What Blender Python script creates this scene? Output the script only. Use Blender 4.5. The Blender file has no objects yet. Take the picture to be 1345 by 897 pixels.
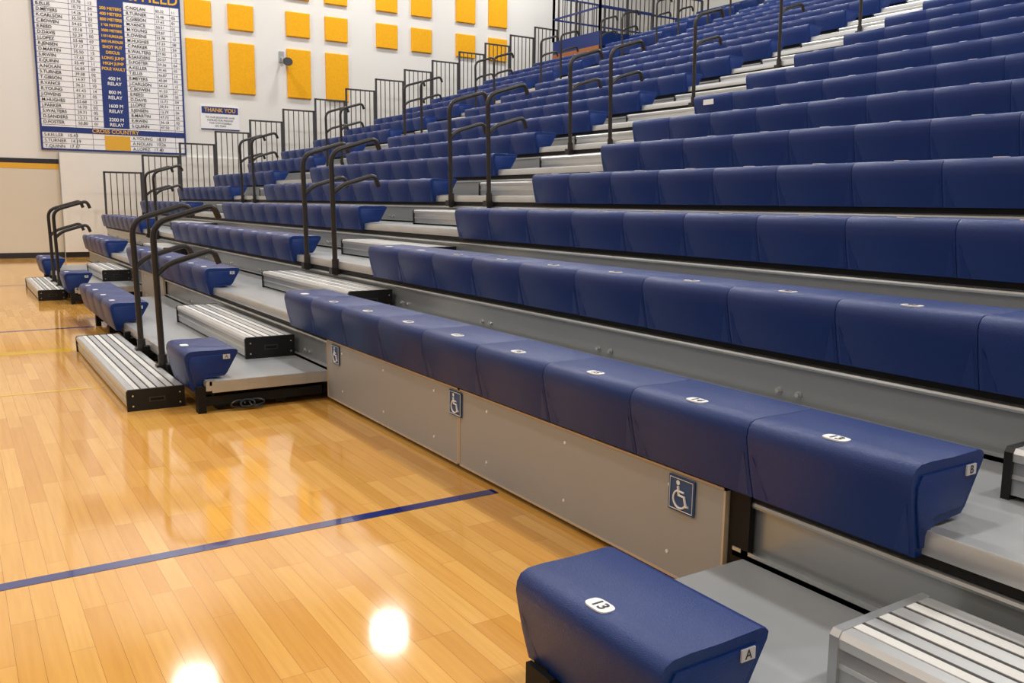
import bpy, math, random
from mathutils import Vector, Matrix
random.seed(7)
scene=bpy.context.scene
COL=scene.collection
# ------------------------------------------------------------------ materials
def lin(c):
    return tuple(((v/255)/12.92 if v/255<=.04045 else ((v/255+.055)/1.055)**2.4) for v in c)+(1,)
def mat(name,rgb,rough=.5,metal=0,noise=0,nscale=8,bump=0,bscale=200,coat=0,spec=.5,stretch=None):
    m=bpy.data.materials.new(name);m.use_nodes=True;nt=m.node_tree;b=nt.nodes['Principled BSDF']
    c=lin(rgb);b.inputs['Base Color'].default_value=c;b.inputs['Roughness'].default_value=rough
    b.inputs['Metallic'].default_value=metal;b.inputs['Coat Weight'].default_value=coat
    b.inputs['Specular IOR Level'].default_value=spec
    tc=nt.nodes.new('ShaderNodeTexCoord');src=tc.outputs['Object']
    if stretch:
        mp=nt.nodes.new('ShaderNodeMapping');mp.inputs['Scale'].default_value=stretch
        nt.links.new(src,mp.inputs['Vector']);src=mp.outputs['Vector']
    if noise:
        n=nt.nodes.new('ShaderNodeTexNoise');n.inputs['Scale'].default_value=nscale;n.inputs['Detail'].default_value=5
        nt.links.new(src,n.inputs['Vector'])
        mx=nt.nodes.new('ShaderNodeMix');mx.data_type='RGBA'
        mx.inputs[6].default_value=tuple(v*(1-noise) for v in c[:3])+(1,)
        mx.inputs[7].default_value=tuple(min(1,v*(1+noise)) for v in c[:3])+(1,)
        nt.links.new(n.outputs['Fac'],mx.inputs[0]);nt.links.new(mx.outputs[2],b.inputs['Base Color'])
    if bump:
        n=nt.nodes.new('ShaderNodeTexNoise');n.inputs['Scale'].default_value=bscale
        nt.links.new(src,n.inputs['Vector'])
        bp=nt.nodes.new('ShaderNodeBump');bp.inputs['Strength'].default_value=bump;bp.inputs['Distance'].default_value=.002
        nt.links.new(n.outputs['Fac'],bp.inputs['Height']);nt.links.new(bp.outputs['Normal'],b.inputs['Normal'])
    return m
M_blue=mat('navy_plastic',(0,42,108),.4,0,.08,3,.45,350,spec=.42)
M_white=mat('white_label',(235,236,238),.4)
M_plate=mat('row_plate_grey',(196,198,202),.4)
M_black=mat('black_steel_and_shade',(20,20,21),.6,0,.1,spec=.25)  # steel frames, plus the painted shadow strip below the benches
M_blackp=mat('black_plastic',(28,28,28),.5,0,.1,spec=.35)
M_rail=mat('handrail_powdercoat',(40,37,37),.35,.2,.08,30)
M_pick=mat('guard_rail_paint',(66,65,66),.45,.2,.05)
M_galv=mat('galvanised_steel',(186,190,192),.3,.6,.16,14,stretch=(1,.35,1))
M_alum=mat('ribbed_aluminium',(204,207,208),.32,.5,.08,20,stretch=(6,.2,6))
M_deck=mat('deck_grey',(156,161,165),.34,.0,.06,6)
M_riser=mat('riser_grey',(162,167,170),.3,.4,.08,2.5,stretch=(1,.4,2))
M_panel=mat('panel_grey',(158,159,160),.42,0,.04,4)
M_tan=mat('panel_edge_tan',(200,180,152),.5,0,.05)
M_sign=mat('sign_blue',(30,72,122),.4,0,.03)
M_dark=mat('digit_black',(32,34,40),.5)
M_grip=mat('grip_strip_black',(58,58,58),.7,0,.2,150)
M_gripw=mat('grip_strip_white',(212,213,211),.6,0,.08,80)
M_wall=mat('wall_paint',(226,225,221),.6,0,.02,1.2,.15,60)
M_beige=mat('wall_paint_lower',(212,205,190),.55,0,.02,1.2)
M_cloth=mat('acoustic_yellow',(238,172,12),.9,0,.16,25,.6,120)
M_navy=mat('navy_paint',(18,46,116),.5,0,.03)
M_gold=mat('gold_paint',(222,170,50),.5,0,.03)
M_stripeb=mat('stripe_black',(30,30,40),.5)
M_ceil=mat('ceiling_paint',(230,230,228),.8,0,.02)
M_lblue=mat('floor_line_blue',(10,34,112),.12,0,.05,5,coat=.4)
M_lyel=mat('floor_line_yellow',(236,190,20),.12,0,.05,5,coat=.4)
M_base=mat('baseboard_rubber',(32,32,36),.5)
M_cable=mat('cable_dark',(34,46,54),.45)
M_pad=mat('white_door_panel',(230,228,222),.5,0,.02)
M_bolt=mat('zinc_bolt',(210,210,208),.25,.8)
M_brown=mat('end_plywood',(150,92,48),.6,0,.1)

def floor_mat():
    m=bpy.data.materials.new('maple_boards');m.use_nodes=True;nt=m.node_tree;N=nt.nodes;L=nt.links;b=N['Principled BSDF']
    tc=N.new('ShaderNodeTexCoord');sp=N.new('ShaderNodeSeparateXYZ');cb=N.new('ShaderNodeCombineXYZ')
    L.new(tc.outputs['Object'],sp.inputs[0]);L.new(sp.outputs[1],cb.inputs[0]);L.new(sp.outputs[0],cb.inputs[1])
    br=N.new('ShaderNodeTexBrick');L.new(cb.outputs[0],br.inputs['Vector'])
    br.offset=.37;br.offset_frequency=3;br.squash=1
    br.inputs['Color1'].default_value=lin((230,178,96));br.inputs['Color2'].default_value=lin((212,153,70))
    br.inputs['Mortar'].default_value=lin((154,106,50))
    br.inputs['Scale'].default_value=1;br.inputs['Mortar Size'].default_value=.0006;br.inputs['Mortar Smooth'].default_value=.3
    br.inputs['Bias'].default_value=-.1;br.inputs['Brick Width'].default_value=.62;br.inputs['Row Height'].default_value=.057
    mp=N.new('ShaderNodeMapping');mp.inputs['Scale'].default_value=(60,2.5,1);L.new(tc.outputs['Object'],mp.inputs['Vector'])
    n=N.new('ShaderNodeTexNoise');n.inputs['Scale'].default_value=1.2;n.inputs['Detail'].default_value=6;L.new(mp.outputs[0],n.inputs['Vector'])
    mx=N.new('ShaderNodeMix');mx.data_type='RGBA';mx.blend_type='MULTIPLY';mx.inputs[0].default_value=.24
    cr=N.new('ShaderNodeValToRGB');cr.color_ramp.elements[0].position=.3;cr.color_ramp.elements[0].color=(.66,.52,.34,1);cr.color_ramp.elements[1].position=.6;cr.color_ramp.elements[1].color=(1,1,1,1)
    L.new(n.outputs['Fac'],cr.inputs[0]);L.new(br.outputs['Color'],mx.inputs[6]);L.new(cr.outputs[0],mx.inputs[7])
    L.new(mx.outputs[2],b.inputs['Base Color'])
    b.inputs['Roughness'].default_value=.075;b.inputs['Specular IOR Level'].default_value=.62
    n2=N.new('ShaderNodeTexNoise');n2.inputs['Scale'].default_value=2.2;n2.inputs['Detail'].default_value=2;L.new(tc.outputs['Object'],n2.inputs['Vector'])
    bm=N.new('ShaderNodeBump');bm.inputs['Strength'].default_value=.07;bm.inputs['Distance'].default_value=.01
    L.new(n2.outputs['Fac'],bm.inputs['Height']);L.new(bm.outputs[0],b.inputs['Normal'])
    return m
M_floor=floor_mat()
# ------------------------------------------------------------------ mesh builder
class MB:
    def __init__(s):s.v=[];s.f=[];s.m=[];s.mats=[]
    def mi(s,m):
        if m not in s.mats:s.mats.append(m)
        return s.mats.index(m)
    def add(s,vs,fs,m):
        o=len(s.v);s.v+=[tuple(v) for v in vs];k=s.mi(m)
        for f in fs:s.f.append([i+o for i in f]);s.m.append(k)
    def box(s,x0,x1,y0,y1,z0,z1,m):
        vs=[(x0,y0,z0),(x1,y0,z0),(x1,y1,z0),(x0,y1,z0),(x0,y0,z1),(x1,y0,z1),(x1,y1,z1),(x0,y1,z1)]
        s.add(vs,[(0,3,2,1),(4,5,6,7),(0,1,5,4),(1,2,6,5),(2,3,7,6),(3,0,4,7)],m)
    def prism(s,prof,y0,y1,m,ch=0,cs=.97):
        n=len(prof);cx=sum(p[0] for p in prof)/n;cz=sum(p[1] for p in prof)/n
        rings=[(y0,cs),(y0+ch,1),(y1-ch,1),(y1,cs)] if ch else [(y0,1),(y1,1)]
        vs=[(cx+(p[0]-cx)*k,y,cz+(p[1]-cz)*k) for y,k in rings for p in prof]
        fs=[]
        for r in range(len(rings)-1):
            for i in range(n):
                j=(i+1)%n;fs.append((r*n+i,r*n+j,(r+1)*n+j,(r+1)*n+i))
        fs.append(tuple(reversed(range(n))));fs.append(tuple((len(rings)-1)*n+i for i in range(n)))
        s.add(vs,fs,m)
    def tube(s,pts,r,m,seg=8,closed=False):
        pts=[Vector(p) for p in pts];n=len(pts);vs=[];up=None
        for i,p in enumerate(pts):
            if closed:t=(pts[(i+1)%n]-pts[i-1])
            else:t=(pts[min(i+1,n-1)]-pts[max(i-1,0)])
            t.normalize()
            if up is None:
                up=Vector((0,1,0)) if abs(t.y)<.9 else Vector((1,0,0))
            a=up-t*up.dot(t);a.normalize();b=t.cross(a);up=a
            for k in range(seg):
                th=2*math.pi*k/seg;vs.append(p+a*math.cos(th)*r+b*math.sin(th)*r)
        fs=[]
        for i in range(n if closed else n-1):
            for k in range(seg):
                k2=(k+1)%seg;i2=(i+1)%n;fs.append((i*seg+k,i*seg+k2,i2*seg+k2,i2*seg+k))
        if not closed:
            fs.append(tuple(reversed(range(seg))));fs.append(tuple((n-1)*seg+k for k in range(seg)))
        s.add(vs,fs,m)
    def obj(s,name,parent=None,smooth=True):
        me=bpy.data.meshes.new(name);me.from_pydata(s.v,[],s.f);me.update()
        for m in s.mats:me.materials.append(m)
        me.polygons.foreach_set('material_index',s.m)
        if smooth:
            me.polygons.foreach_set('use_smooth',[True]*len(s.f))
            try:me.set_sharp_from_angle(angle=math.radians(32))
            except Exception:pass
        import bmesh
        bm=bmesh.new();bm.from_mesh(me);bmesh.ops.recalc_face_normals(bm,faces=bm.faces);bm.to_mesh(me);bm.free()
        o=bpy.data.objects.new(name,me);COL.objects.link(o)
        if parent:o.parent=parent
        return o
def fillet(pts,r,seg=5):
    pts=[Vector(p) for p in pts];out=[pts[0]]
    for i in range(1,len(pts)-1):
        a=(pts[i-1]-pts[i]);b=(pts[i+1]-pts[i]);rr=min(r,a.length*.49,b.length*.49)
        p0=pts[i]+a.normalized()*rr;p1=pts[i]+b.normalized()*rr
        for k in range(seg+1):
            t=k/seg;out.append(p0*(1-t)**2+pts[i]*2*t*(1-t)+p1*t*t)
    out.append(pts[-1]);return out
def text(name,body,loc,right,up,size,m,parent=None,align='CENTER',spacing=1,ext=0.0004,bold=0):
    cu=bpy.data.curves.new(name,'FONT');cu.body=body;cu.size=size;cu.align_x=align;cu.align_y='CENTER';cu.space_line=spacing;cu.extrude=ext;cu.offset=bold
    cu.materials.append(m);o=bpy.data.objects.new(name,cu);COL.objects.link(o)
    r=Vector(right).normalized();u=Vector(up).normalized();n=r.cross(u)
    mt=Matrix((r,u,n)).transposed().to_4x4();mt.translation=Vector(loc);o.matrix_world=mt
    if parent:o.parent=parent
    return o
ROOT=bpy.data.objects.new('telescopic_bleachers',None);COL.objects.link(ROOT)
# ------------------------------------------------------------------ layout
H=1.0985;RUN=.6668;RISE=.2493;NR=21;YE=17.4;WY=18.3
def FX(n): return 0.968 if n==-1 else 1.66+RUN*n
def SZ(n): return .322 if n==-1 else .565+RISE*n
def DZ(n): return SZ(n)-.155
YS=-2.5
PROF=[(.036,-.21),(.018,-.14),(.006,-.08),(.0,-.045),(.003,-.024),(.012,-.009),(.03,-.001),(.07,.001),(.15,-.001),(.25,.001),(.266,-.003),(.275,-.012),(.272,-.026),(.258,-.05),(.215,-.125),(.2,-.14),(.1,-.148),(.085,-.16),(.078,-.21)]
ENDP=[(.045,-.19),(.022,-.09),(.02,-.05),(.035,-.026),(.24,-.026),(.245,-.035),(.195,-.12),(.085,-.125),(.068,-.19)]
def bench(n,y0,mod,cnt,num0=None,letter=None,lab=True):
    b=MB();fx=FX(n);z=SZ(n)
    for i in range(cnt):
        a=y0+mod*i
        b.prism([(fx+p,z+q) for p,q in PROF],a+.0011,a+mod-.0011,M_blue,.0025,.988)
        for s in (0,1):
            ya=a+.012 if s==0 else a+mod-.012;yb=a+.05 if s==0 else a+mod-.05
            yc=a+.03 if s==0 else a+mod-.03
            b.add([(fx+.0045,ya,z-.085),(fx+.0165,yc,z-.13),(fx+.0335,yb,z-.205),(fx+.0335,ya,z-.205)],[(0,1,2,3)],M_blue)
    for ya,yb in ((y0-.004,y0+.002),(y0+mod*cnt-.002,y0+mod*cnt+.004)):
        b.prism([(fx+p,z+q) for p,q in ENDP],ya,yb,M_blue,.001,.98)
    o=b.obj('bleacher_bench')
    if lab:
        l=MB()
        for i in range(cnt):
            c=y0+mod*(i+.5);vs=[];K=20
            for k in range(K):
                th=2*math.pi*k/K;cy=math.cos(th);sx=math.sin(th)
                yy=.032*math.copysign(abs(cy)**.6,cy);xx=.0205*math.copysign(abs(sx)**.6,sx)
                vs.append((fx+.05+xx,c+yy,z+.0022))
            vs+= [(v[0],v[1],z-.002) for v in vs]
            fs=[tuple(range(K))]+[(k,(k+1)%K,K+(k+1)%K,K+k) for k in range(K)]
            l.add(vs,fs,M_white)
            if num0 is not None and c<4.6 :
                text('seat_number',str(num0-i if n>0 else num0+i),(fx+.05,c,z+.0026),(0,-1,0),(1,0,0),.037,M_dark,o,bold=.0006)
        l.obj('number_plates',o)
    if letter:
        e=MB();e.box(fx+.194,fx+.23,y0-.0075,y0-.004,z-.05,z-.026,M_plate);e.obj('row_plate',o)
        text('row_letter',letter,(fx+.212,y0-.008,z-.038),(1,0,0),(0,0,1),.026,M_dark,o)
    return o
Mo=.4545
bench(-1,1.024,.457,1,13,'A');bench(-1,4.62,.457,1,None,'A')
bench(0,1.024,Mo,9,13,'B')
bench(1,.828,.457,10,27,'C')
bench(2,.8515,.457,10,27);bench(3,.876,.457,10,27);bench(4,.9165,.457,10,28)
for n in range(5,NR):
    o=bench(n,.837+.02*(n%3),.457,11,28 if n<7 else None)
    if n==6:
        e=MB();e.box(FX(n)-.001,FX(n)+.006,5.62,5.74,SZ(n)-.09,SZ(n)-.045,M_white);e.obj('warning_sticker',o)
bench(-1,7.08,.455,4,None,'A');bench(-1,10.15,.457,1,None,'A');bench(-1,12.7,.45,2)
bench(0,7.05,.45,8,None,'B');bench(0,12.2,.45,5)
bench(1,7.0,.45,10);bench(2,7.15,.45,10);bench(3,7.08,.45,11);bench(4,7.1,.45,11)
for n in range(5,NR): bench(n,7.4,.45,11)
for n in range(1,NR): bench(n,13.75,.455,8 if n<16 else 4)
# ------------------------------------------------------------------ decks and risers
def deck(n,spans):
    b=MB();x0=FX(n)+.09+(.03 if n<0 else 0);x1=FX(n+1)+.09;z=DZ(n);zl=DZ(n-1) if n>=0 else .0
    for ya,yb in spans:
        b.box(x0-.012,x1,ya,yb,z-.022,z,M_deck)
        if n!=0: b.prism([(x0-.03,z-.05),(x0-.03,z-.008),(x0-.024,z+.003),(x0+.02,z+.003),(x0+.02,z-.05)],ya,yb,M_galv)
        if n>=0:
            b.box(x0,x0+.006,ya,yb,zl,z-.02,M_riser)
            for sa,sb in ([(ya,1.56),(4.58,8.94),(10.12,yb)] if n==0 else [(ya,yb)]):
                if n==0: b.prism([(x0-.03,z-.05),(x0-.03,z-.008),(x0-.024,z+.003),(x0+.02,z+.003),(x0+.02,z-.05)],sa,sb,M_galv)
                b.box(x0-.03,x0,sa,sb,zl,zl+.014,M_galv)
                b.box(x0-.03,x0-.026,sa,sb,zl,zl+.024,M_galv)
                b.box(x0-.02,x0,sa,sb,zl+.168,zl+.2,M_black)  # black strip paints the shadow below the bench edge, no real part
                b.tube([(x0-.014,sa+.002,zl+.153),(x0-.014,sb-.002,zl+.153)],.01,M_galv,8)
                y=sa+.35
                while y<sb and n<7:
                    for dy in (0,.085):
                        b.tube([(x0-.014,y+dy,zl+.05),(x0,y+dy,zl+.05)],.0085,M_bolt,6)
                        b.tube([(x0-.004,y+dy,zl+.05),(x0,y+dy,zl+.05)],.014,M_galv,8)
                    y+=1.02
        for y in (ya,yb):
            b.box(x0,x1,y-.004,y+.004,z-.06,z-.001,M_galv)
    return b.obj('bleacher_deck',ROOT)
deck(-1,[(YS,1.52),(4.565,8.95),(10.1,13.7)])
deck(0,[(YS,14.5)])
for n in range(1,NR): deck(n,[(YS,YE)])
def under(ya,yb):
    b=MB();x0=FX(-1)+.12;x1=FX(0)+.06
    b.box(x0,x0+.02,ya+.02,yb-.02,.06,.135,M_black)
    b.box(x1-.02,x1,ya+.02,yb-.02,.03,.135,M_black)
    y=ya+.03
    while y<yb:
        b.box(x0-.04,x1-.03,y-.02,y+.02,.035,.085,M_black)
        b.box(x0-.04,x1-.03,y-.015,y+.015,.1,.14,M_black)
        for xx in (x0+.05,x0+.38):
            b.tube([(xx,y+.03,.035),(xx,y+.06,.035)],.034,M_blackp,14)
        b.box(x0-.07,x0-.03,y-.03,y+.03,.0,.14,M_black)
        y+=.74
    b.box(x1+.05,x1+.07,ya,yb,0,.16,M_blackp)
    return b.obj('bleacher_undercarriage',ROOT)
under(-2,1.515);u2=under(4.575,8.9);under(10.1,13.6)
b=MB();b.box(1.725,1.76,1.53,1.58,0,.39,M_black);b.box(1.72,1.74,1.505,1.53,.165,.39,M_black)
b.box(1.0,1.09,1.40,1.45,0,.12,M_black);b.box(.985,1.0,1.37,1.46,.0,.115,M_black);b.obj('recess_upright',ROOT)
c=MB();pts=[(1.2+.05*math.cos(t*.5)+t*.004,4.55+.012*math.sin(t*.9),.035+.02*math.sin(t*.5)) for t in range(36)]
c.tube(pts,.0045,M_cable,6);c.obj('power_cable',u2)
# ------------------------------------------------------------------ wheelchair panels
def access_sign(parent,x,y,z):
    b=MB();h=.052
    b.box(x-.004,x,y-h,y+h,z-h,z+h,M_sign)
    def P(a,c): return (x-.0055,y-a,z+c)
    fr=[P(-.046,-.046),P(.046,-.046),P(.046,.046),P(-.046,.046)]
    for i in range(4): b.tube([fr[i],fr[(i+1)%4]],.0012,M_white,4)
    b.tube([P(-.004+.026*math.cos(t),-.014+.026*math.sin(t)) for t in [math.radians(v) for v in range(100,345,14)]],.0032,M_white,6)
    b.tube([P(-.012,.024),P(-.008,-.002),P(.014,-.003),P(.022,-.03),P(.031,-.027)],.0042,M_white,6)
    b.tube([P(-.010,.010),P(.012,.009)],.003,M_white,6)
    K=14;b.add([P(-.013+.0075*math.cos(2*math.pi*k/K),.034+.0075*math.sin(2*math.pi*k/K)) for k in range(K)],[tuple(range(K))],M_white)
    b.obj('accessibility_sign',parent)
def panel(y0,y1,z0,z1,signs):
    x=1.715;b=MB()
    b.box(x,x+.018,y0+.004,y1-.004,z0,z1,M_panel)
    t=.007
    for a in ((y0,y0+t,z0,z1),(y1-t,y1,z0,z1),(y0,y1,z1-t,z1),(y0,y1,z0,z0+t)):
        b.box(x-.003,x+.02,a[0],a[1],a[2],a[3],M_tan)
    for yy in (y0+.22,(y0+y1)/2,y1-.22):
        for zz in (z0+.07,z1-.05):
            b.tube([(x-.003,yy,zz),(x,yy,zz)],.006,M_white,8)
    o=b.obj('wheelchair_recess_panel')
    for s in signs: access_sign(o,x-.003,s,z1-.066)
panel(1.585,3.06,.02,.345,[1.75]);panel(3.064,4.56,.02,.345,[3.085,4.42])
panel(8.96,10.09,.02,.345,[9.2])
# ------------------------------------------------------------------ steps
def step(x0,x1,y0,y1,z0,z1,capm=None):
    capm=capm or M_blackp
    b=MB();h=z1-z0
    pr=[(x0,z0+.012),(x0,z1-.02),(x0+.006,z1-.006),(x0+.02,z1),(x1,z1),(x1,z0+.012)]
    b.prism(pr,y0+.02,y1-.02,M_galv)
    b.prism([(x0-.006,z1-.03),(x0-.008,z1-.01),(x0,z1+.002),(x0+.03,z1+.002),(x0+.03,z1-.03)],y0+.02,y1-.02,M_alum)
    b.prism([(x0-.003,z0+h*.42),(x0-.003,z0+h*.5),(x0+.01,z0+h*.5),(x0+.01,z0+h*.42)],y0+.02,y1-.02,M_alum)
    W_=x1-x0-.045;x=x0+.034
    for wd,mm in ((.1,M_gripw),(.04,M_grip),(.13,M_alum),(.04,M_grip),(.12,M_gripw),(.04,M_grip),(.15,M_alum),(.04,M_grip),(.12,M_gripw),(.04,M_grip),(.14,M_alum)):
        ww=wd*W_/.95
        b.box(x,x+ww,y0+.02,y1-.02,z1-.002,z1+(.003 if mm is not M_grip else .0012),mm);x+=ww
    for ya,yb,s in ((y0,y0+.02,-1),(y1-.02,y1,1)):
        b.prism([(x0-.008,z0),(x0-.01,z1-.008),(x0,z1+.004),(x1,z1+.004),(x1,z0)],ya,yb,capm)
        cx=(x0+x1)/2;yy=y0-.001 if s<0 else y1+.001
        b.box(cx-.04,cx+.04,min(yy,yy-.002*s),max(yy,yy-.002*s),z0+h*.4,z0+h*.62,M_pick)
        b.box(cx-.034,cx+.034,min(yy,yy+.001*s),max(yy,yy+.001*s),z0+h*.44,z0+h*.58,M_black)
        for bx in (x0+.02,x1-.025):
            for bz in (z0+h*.25,z0+h*.75):
                b.tube([(bx,yy,bz),(bx,yy+.003*s,bz)],.005,M_bolt,6)
    return b.obj('aisle_step',ROOT)
step(.72,1.0,4.80,6.95,0,.11)
step(.76,1.02,10.6,12.4,0,.11)
for n in range(-1,NR-1):
    xr=FX(n+1)+.06;z=DZ(n)
    if n==-1: step(xr-.335,xr-.045,-1.2,.99,z,z+.125,M_galv)
    else: step(xr-.29,xr,-1.2,1.06 if n<1 else .76,z,z+.125,None)
    a,b_=((5.12,6.98) if n<1 else (5.5,6.95) if n<5 else (5.95,7.3))
    if n==0:a=5.15
    step(xr-.29,xr,a,b_,z,z+.125)
    a,b_=((10.8,12.1) if n<1 else (12.15,13.65))
    step(xr-.29,xr,a,b_,z,z+.125)
# ------------------------------------------------------------------ handrails
def handrail(n,ys):
    for y in ys:
        b=MB();x=FX(n)+.045;z=DZ(n)-.1;t=DZ(n)+.79
        b.tube(fillet([(x,y,z),(x-.015,y,t-.2),(x-.02,y,t),(x+.33,y,t+.11),(x+.36,y,t+.03)],.09),.0185,M_rail,10)
        b.tube(fillet([(x-.012,y,t-.30),(x+.06,y,t-.235),(x+.32,y,t-.155),(x+.35,y,t-.24)],.05),.0175,M_rail,10)
        b.tube([(x,y,DZ(n)-.06),(x,y,DZ(n)+.02)],.026,M_rail,10)
        b.box(x-.04,x+.05,y-.03,y+.03,DZ(n)-.09,DZ(n)-.04,M_rail)
        b.obj('aisle_handrail')
handrail(-1,(5.42,6.1))
for n,ys in ((1,(6.1,6.7)),(3,(6.13,6.77)),(5,(6.25,6.85)),(7,(6.6,)),(9,(6.7,)),(11,(6.7,)),(13,(6.7,)),(15,(6.7,))): handrail(n,ys)
handrail(-1,(11.1,11.7))
for n in range(1,19,2): handrail(n,(12.6,13.2))
# ------------------------------------------------------------------ end guard railings
for n in range(1,16):
    b=MB();x0=FX(n)+.1;x1=FX(n+1)+.06;y=YE+.06;z0=DZ(n)+.02;z1=SZ(n)+(.84 if n>1 else .77)
    sq=.017
    for xx in (x0,x1): b.box(xx-sq,xx+sq,y-sq,y+sq,z0-.1,z1,M_pick)
    b.box(x0,x1,y-sq,y+sq,z1-.03,z1,M_pick);b.box(x0,x1,y-sq,y+sq,z0+.06,z0+.085,M_pick)
    for k in range(1,6):
        xx=x0+(x1-x0)*k/6;b.box(xx-.007,xx+.007,y-.007,y+.007,z0+.07,z1-.02,M_pick)
    b.obj('end_guard_railing')
# top platform
b=MB();px0=FX(16)-.05;px1=15.3;pz=4.85
b.box(px0,px1,15.7,YE+.05,pz-.3,pz,M_blue);b.box(px0-.02,px0,15.7,YE+.05,pz-.42,pz-.3,M_brown)
for y in (15.7,YE+.05):
    for zz in (pz+.5,pz+1.0): b.box(px0,px1,y-.018,y+.018,zz-.018,zz+.018,M_navy)
    for k in range(25):
        xx=px0+(px1-px0)*k/24;r=.022 if k%6==0 else .008
        b.box(xx-r,xx+r,y-r,y+r,pz,pz+1.0,M_pick)
for k in range(9):
    yy=15.7+(YE-15.65)*k/8;r=.022 if k%4==0 else .008
    b.box(px0-r,px0+r,yy-r,yy+r,pz,pz+1,M_pick)
for zz in (pz+.5,pz+1.0): b.box(px0-.018,px0+.018,15.7,YE+.05,zz-.018,zz+.018,M_navy)
b.obj('spectator_platform',ROOT)
# ------------------------------------------------------------------ room
def room(name,x0,x1,y0,y1,z0,z1,m):
    b=MB();b.box(x0,x1,y0,y1,z0,z1,m);return b.obj(name,smooth=False)
room('floor',-14,17,-8,WY,-.1,0,M_floor)
room('ceiling',-14,17,-8,WY,9.2,9.3,M_ceil)
room('wall_end',-14.2,17.2,WY,WY+.2,0,9.2,M_wall)
room('wall_near',-14.2,17.2,-8.2,-8,0,9.2,M_wall)
room('wall_court',-14.2,-14,-8,WY,0,9.2,M_wall)
room('wall_bleacher',16.6,16.8,-8,WY,0,9.2,M_wall)
K=WY/17.7
room('trim_1',-14,1.74*K,WY-.012,WY,H+.60*K,H+.68*K,M_stripeb)
room('trim_2',-14,1.74*K,WY-.010,WY,H+.505*K,H+.60*K,M_gold)
room('trim_3',-14,1.74*K,WY-.006,WY,.1,H+.505*K,M_beige)
room('baseboard_end',-14,16,WY-.02,WY,0,.1,M_base)
b=MB();b.box(1.74*K,5.5,WY-.07,WY,.1,H+.80*K,M_pad);b.box(1.74*K-.012,1.74*K,WY-.075,WY,.0,H+.80*K,M_deck);b.obj('wall_panel_white')
def line(name,x0,x1,y0,y1,m):
    b=MB();b.box(x0,x1,y0,y1,0,.0012,m);return b.obj(name,smooth=False)
line('court_line_blue',-13,1.70,2.75-.026,2.75+.026,M_lblue)
line('court_line_yellow',-13,.71,5.55-.02,5.55+.02,M_lyel)
line('court_line_blue',-13,1.0,8.25-.026,8.25+.026,M_lblue)
line('court_line_yellow',-13,.95,6.98,7.12,M_lyel)
line('court_line_blue',-13,1.0,12.6,12.65,M_lblue)
# ------------------------------------------------------------------ wall fittings
def W(x,z): return x*K,H+z*K
def wallpanel(xl,zb,zt,w=.485):
    x0,z0=W(xl,zb);x1,z1=W(xl+w,zt);b=MB();c=.012
    y=WY;d=.05
    vs=[(x0,y,z0),(x1,y,z0),(x1,y,z1),(x0,y,z1),(x0,y-d+c,z0),(x1,y-d+c,z0),(x1,y-d+c,z1),(x0,y-d+c,z1),(x0+c,y-d,z0+c),(x1-c,y-d,z0+c),(x1-c,y-d,z1-c),(x0+c,y-d,z1-c)]
    fs=[(0,1,5,4),(1,2,6,5),(2,3,7,6),(3,0,4,7),(4,5,9,8),(5,6,10,9),(6,7,11,10),(7,4,8,11),(8,9,10,11)]
    b.add(vs,fs,M_cloth);b.obj('acoustic_wall_panel')
for x in (4.0,4.8,5.94,6.75):
    wallpanel(x,2.05,3.0);wallpanel(x,3.24,3.715);wallpanel(x,3.96,4.9)
for x in (7.88,8.70,9.80,10.64):
    wallpanel(x,3.22,3.715);wallpanel(x,3.96,4.9)
# record board
x0,z0=W(1.49,.86);x1,z1=W(3.90,5.0);y=WY
b=MB();b.box(x0,x1,y-.04,y,z0,z1,M_white)
for a in ((x0-.02,x0+.01,z0-.02,z1),(x1-.01,x1+.02,z0-.02,z1),(x0,x1,z0-.02,z0+.01)): b.box(a[0],a[1],y-.05,y,a[2],a[3],M_navy)
Wd=x1-x0;cl=x0+Wd*.42;cr=x0+Wd*.60
ztop=H+3.50*K
b.box(x0,x1,y-.043,y-.03,ztop,ztop+.6,M_navy)
b.box(cl,cr,y-.043,y-.03,z0+.42,ztop,M_navy)
b.box(x0,x1,y-.044,y-.03,z0+.30,z0+.40,M_navy)
b.box(cl,cr,y-.044,y-.03,z0+.01,z0+.28,M_gold)
rh=.098;zz=z0+.48;rows=[]
while zz<ztop-.03:
    rows.append(zz);b.box(x0,cl,y-.042,y-.03,zz-rh/2-.003,zz-rh/2+.003,M_navy);b.box(cr,x1,y-.042,y-.03,zz-rh/2-.003,zz-rh/2+.003,M_navy);zz+=rh
for fx in (.23,.34,.82,.93): b.box(x0+Wd*fx-.003,x0+Wd*fx+.003,y-.042,y-.03,z0,ztop,M_navy)
for k in range(2): b.box(x0,x1,y-.042,y-.03,z0+.1*(k+1)-.003,z0+.1*(k+1)+.003,M_navy)
bd=b.obj('track_record_board')
names=['MARTIN','CARLSON','BOWEN','DAVIS','ELLIS','FOSTER','GIBSON','HUGHES','IRWIN','JENSEN','KELLER','LOPEZ','MEYERS','NOLAN','OWENS','PARKER','QUINN','REED','SANDERS','TURNER','VANCE','WALTERS','YOUNG']
def wt(s,x,z,size,m,al='LEFT',bold=0): text('lettering',s,(x,y-.046,z),(1,0,0),(0,0,1),size,m,bd,al,bold=bold)
random.shuffle(names)
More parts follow.
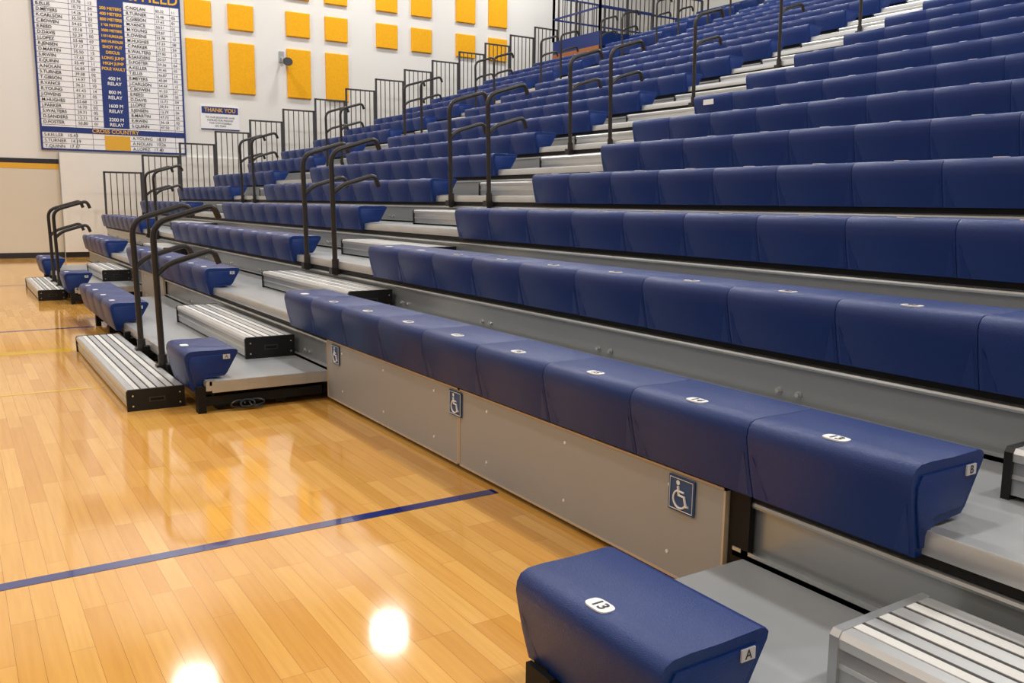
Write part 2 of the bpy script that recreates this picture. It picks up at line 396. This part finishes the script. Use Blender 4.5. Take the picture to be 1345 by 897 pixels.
for i,zr in enumerate(rows):
    wt(random.choice('ABCDEJKMRST')+'.'+names[i%23],x0+.04,zr,.078,M_dark,bold=.001)
    wt('%d.%02d'%(random.randint(10,59),random.randint(0,99)),x0+Wd*.245,zr,.075,M_dark)
    wt('%02d'%random.randint(0,15),x0+Wd*.355,zr,.075,M_dark)
    wt(random.choice('ABCDEJKMRST')+'.'+names[(i+11)%23],cr+.04,zr,.078,M_dark,bold=.001)
    wt('%d.%02d'%(random.randint(10,59),random.randint(0,99)),x0+Wd*.825,zr,.07,M_dark)
    wt('%02d'%random.randint(0,15),x0+Wd*.94,zr,.07,M_dark)
for k,zr in enumerate((z0+.53,z0+.78,z0+1.03,z0+1.28)):
    wt(('3200 M','1600 M','800 M','400 M')[k]+'',(cl+cr)/2,zr+.045,.085,M_white,'CENTER',.0015);wt('RELAY',(cl+cr)/2,zr-.05,.085,M_white,'CENTER',.0015)
ev=['POLE VAULT','HIGH JUMP','LONG JUMP','DISCUS','SHOT PUT','300 HURDLES','110 HURDLES','3200 METERS','1600 METERS','800 METERS','400 METERS','200 METERS']
zz=z0+1.5
for e in ev:
    if zz<ztop-.04: wt(e,(cl+cr)/2,zz,.072 if len(e)<11 else .062,M_gold,'CENTER',.003)
    zz+=.098
wt('CROSS COUNTRY',(x0+x1)/2,z0+.35,.1,M_gold,'CENTER',.002)
for k in range(3):
    for xx in (x0+.04,cr+.04): wt(random.choice('ABRSTW')+'.'+random.choice(names)+'   %d.%d'%(random.randint(14,19),random.randint(10,59)),xx,z0+.05+.1*k,.08,M_dark)
text('lettering','TRACK & FIELD',((x0+x1)/2+.3,y-.048,ztop+.13),(1,0,0),(0,0,1),.27,M_gold,bd,bold=.004)
# thank you sign
x0,z0=W(4.22,1.34);x1,z1=W(4.95,1.80)
b=MB();b.box(x0,x1,y-.015,y,z0,z1,M_white);b.box(x0+.02,x1-.02,y-.018,y-.01,z1-.16,z1-.03,M_navy)
b.box(x0,x1,y-.018,y-.01,z0,z0+.02,M_navy)
sg=b.obj('thank_you_sign')
text('lettering','THANK YOU',((x0+x1)/2,y-.02,z1-.095),(1,0,0),(0,0,1),.105,M_gold,sg,bold=.002)
text('lettering','TO OUR BOOSTERS AND\nFAMILIES FOR MAKING\nTHIS GYM POSSIBLE\nGO TEAM',((x0+x1)/2,y-.018,(z0+z1)/2-.08),(1,0,0),(0,0,1),.05,M_dark,sg,spacing=1.1)
# speaker
sx,sz=W(5.83,2.72);b=MB()
b.box(sx-.05,sx+.05,y-.03,y,sz,sz+.22,M_deck);b.tube([(sx,y-.02,sz+.1),(sx,y-.16,sz+.04)],.025,M_deck,10)
K_=16
for a,(r0,r1,ya,yb) in enumerate(((.04,.05,y-.14,y-.2),(.05,.105,y-.2,y-.29))):
    vs=[(sx+.03*a+r0*math.cos(2*math.pi*k/K_),ya,sz+.03+r0*math.sin(2*math.pi*k/K_)) for k in range(K_)]+[(sx+.04+r1*math.cos(2*math.pi*k/K_),yb,sz-.01+r1*.8*math.sin(2*math.pi*k/K_)) for k in range(K_)]
    b.add(vs,[(k,(k+1)%K_,K_+(k+1)%K_,K_+k) for k in range(K_)]+[tuple(range(K_)),tuple(range(K_,2*K_))],M_deck if a==0 else M_pick)
b.obj('horn_loudspeaker')
# ------------------------------------------------------------------ lights
for ix in range(6):
    for iy in range(4):
        X=-8.95+4.1*ix;Y=-1.6+6*iy
        b=MB();pr=[(.12,.32),(.16,.25),(.42,.03),(.45,0)]
        Kk=20;vs=[(X+r*math.cos(2*math.pi*k/Kk),Y+r*math.sin(2*math.pi*k/Kk),8.2+z) for r,z in pr for k in range(Kk)]
        fs=[(j*Kk+k,j*Kk+(k+1)%Kk,(j+1)*Kk+(k+1)%Kk,(j+1)*Kk+k) for j in range(3) for k in range(Kk)]+[tuple(range(Kk))]
        b.add(vs,fs,M_deck);b.tube([(X,Y,8.5),(X,Y,9.2)],.02,M_deck,8)
        o=b.obj('high_bay_lamp')
        l=bpy.data.lights.new('lamp_light','AREA');l.shape='DISK';l.size=.68;l.energy=150 if ix>=3 else 76;l.color=(1,.98,.945)
        lo=bpy.data.objects.new('lamp_light',l);lo.location=(X,Y,8.19);COL.objects.link(lo);lo.parent=o
w=bpy.data.worlds.new('World');scene.world=w;w.use_nodes=True;w.node_tree.nodes['Background'].inputs[0].default_value=(.9,.93,1,1);w.node_tree.nodes['Background'].inputs[1].default_value=.3
# ------------------------------------------------------------------ camera
R=[[0.84199,-0.53937,0.01191],[0.07455,0.13818,0.9876],[-0.53432,-0.83065,0.15656]]
cam=bpy.data.cameras.new('camera');co=bpy.data.objects.new('camera',cam);COL.objects.link(co)
m=Matrix(R).transposed().to_4x4();m.translation=Vector((0,0,H));co.matrix_world=m
cam.sensor_width=36;cam.lens=1144/1345*36;cam.clip_start=.05;cam.clip_end=100
scene.camera=co
scene.view_settings.view_transform='Standard'
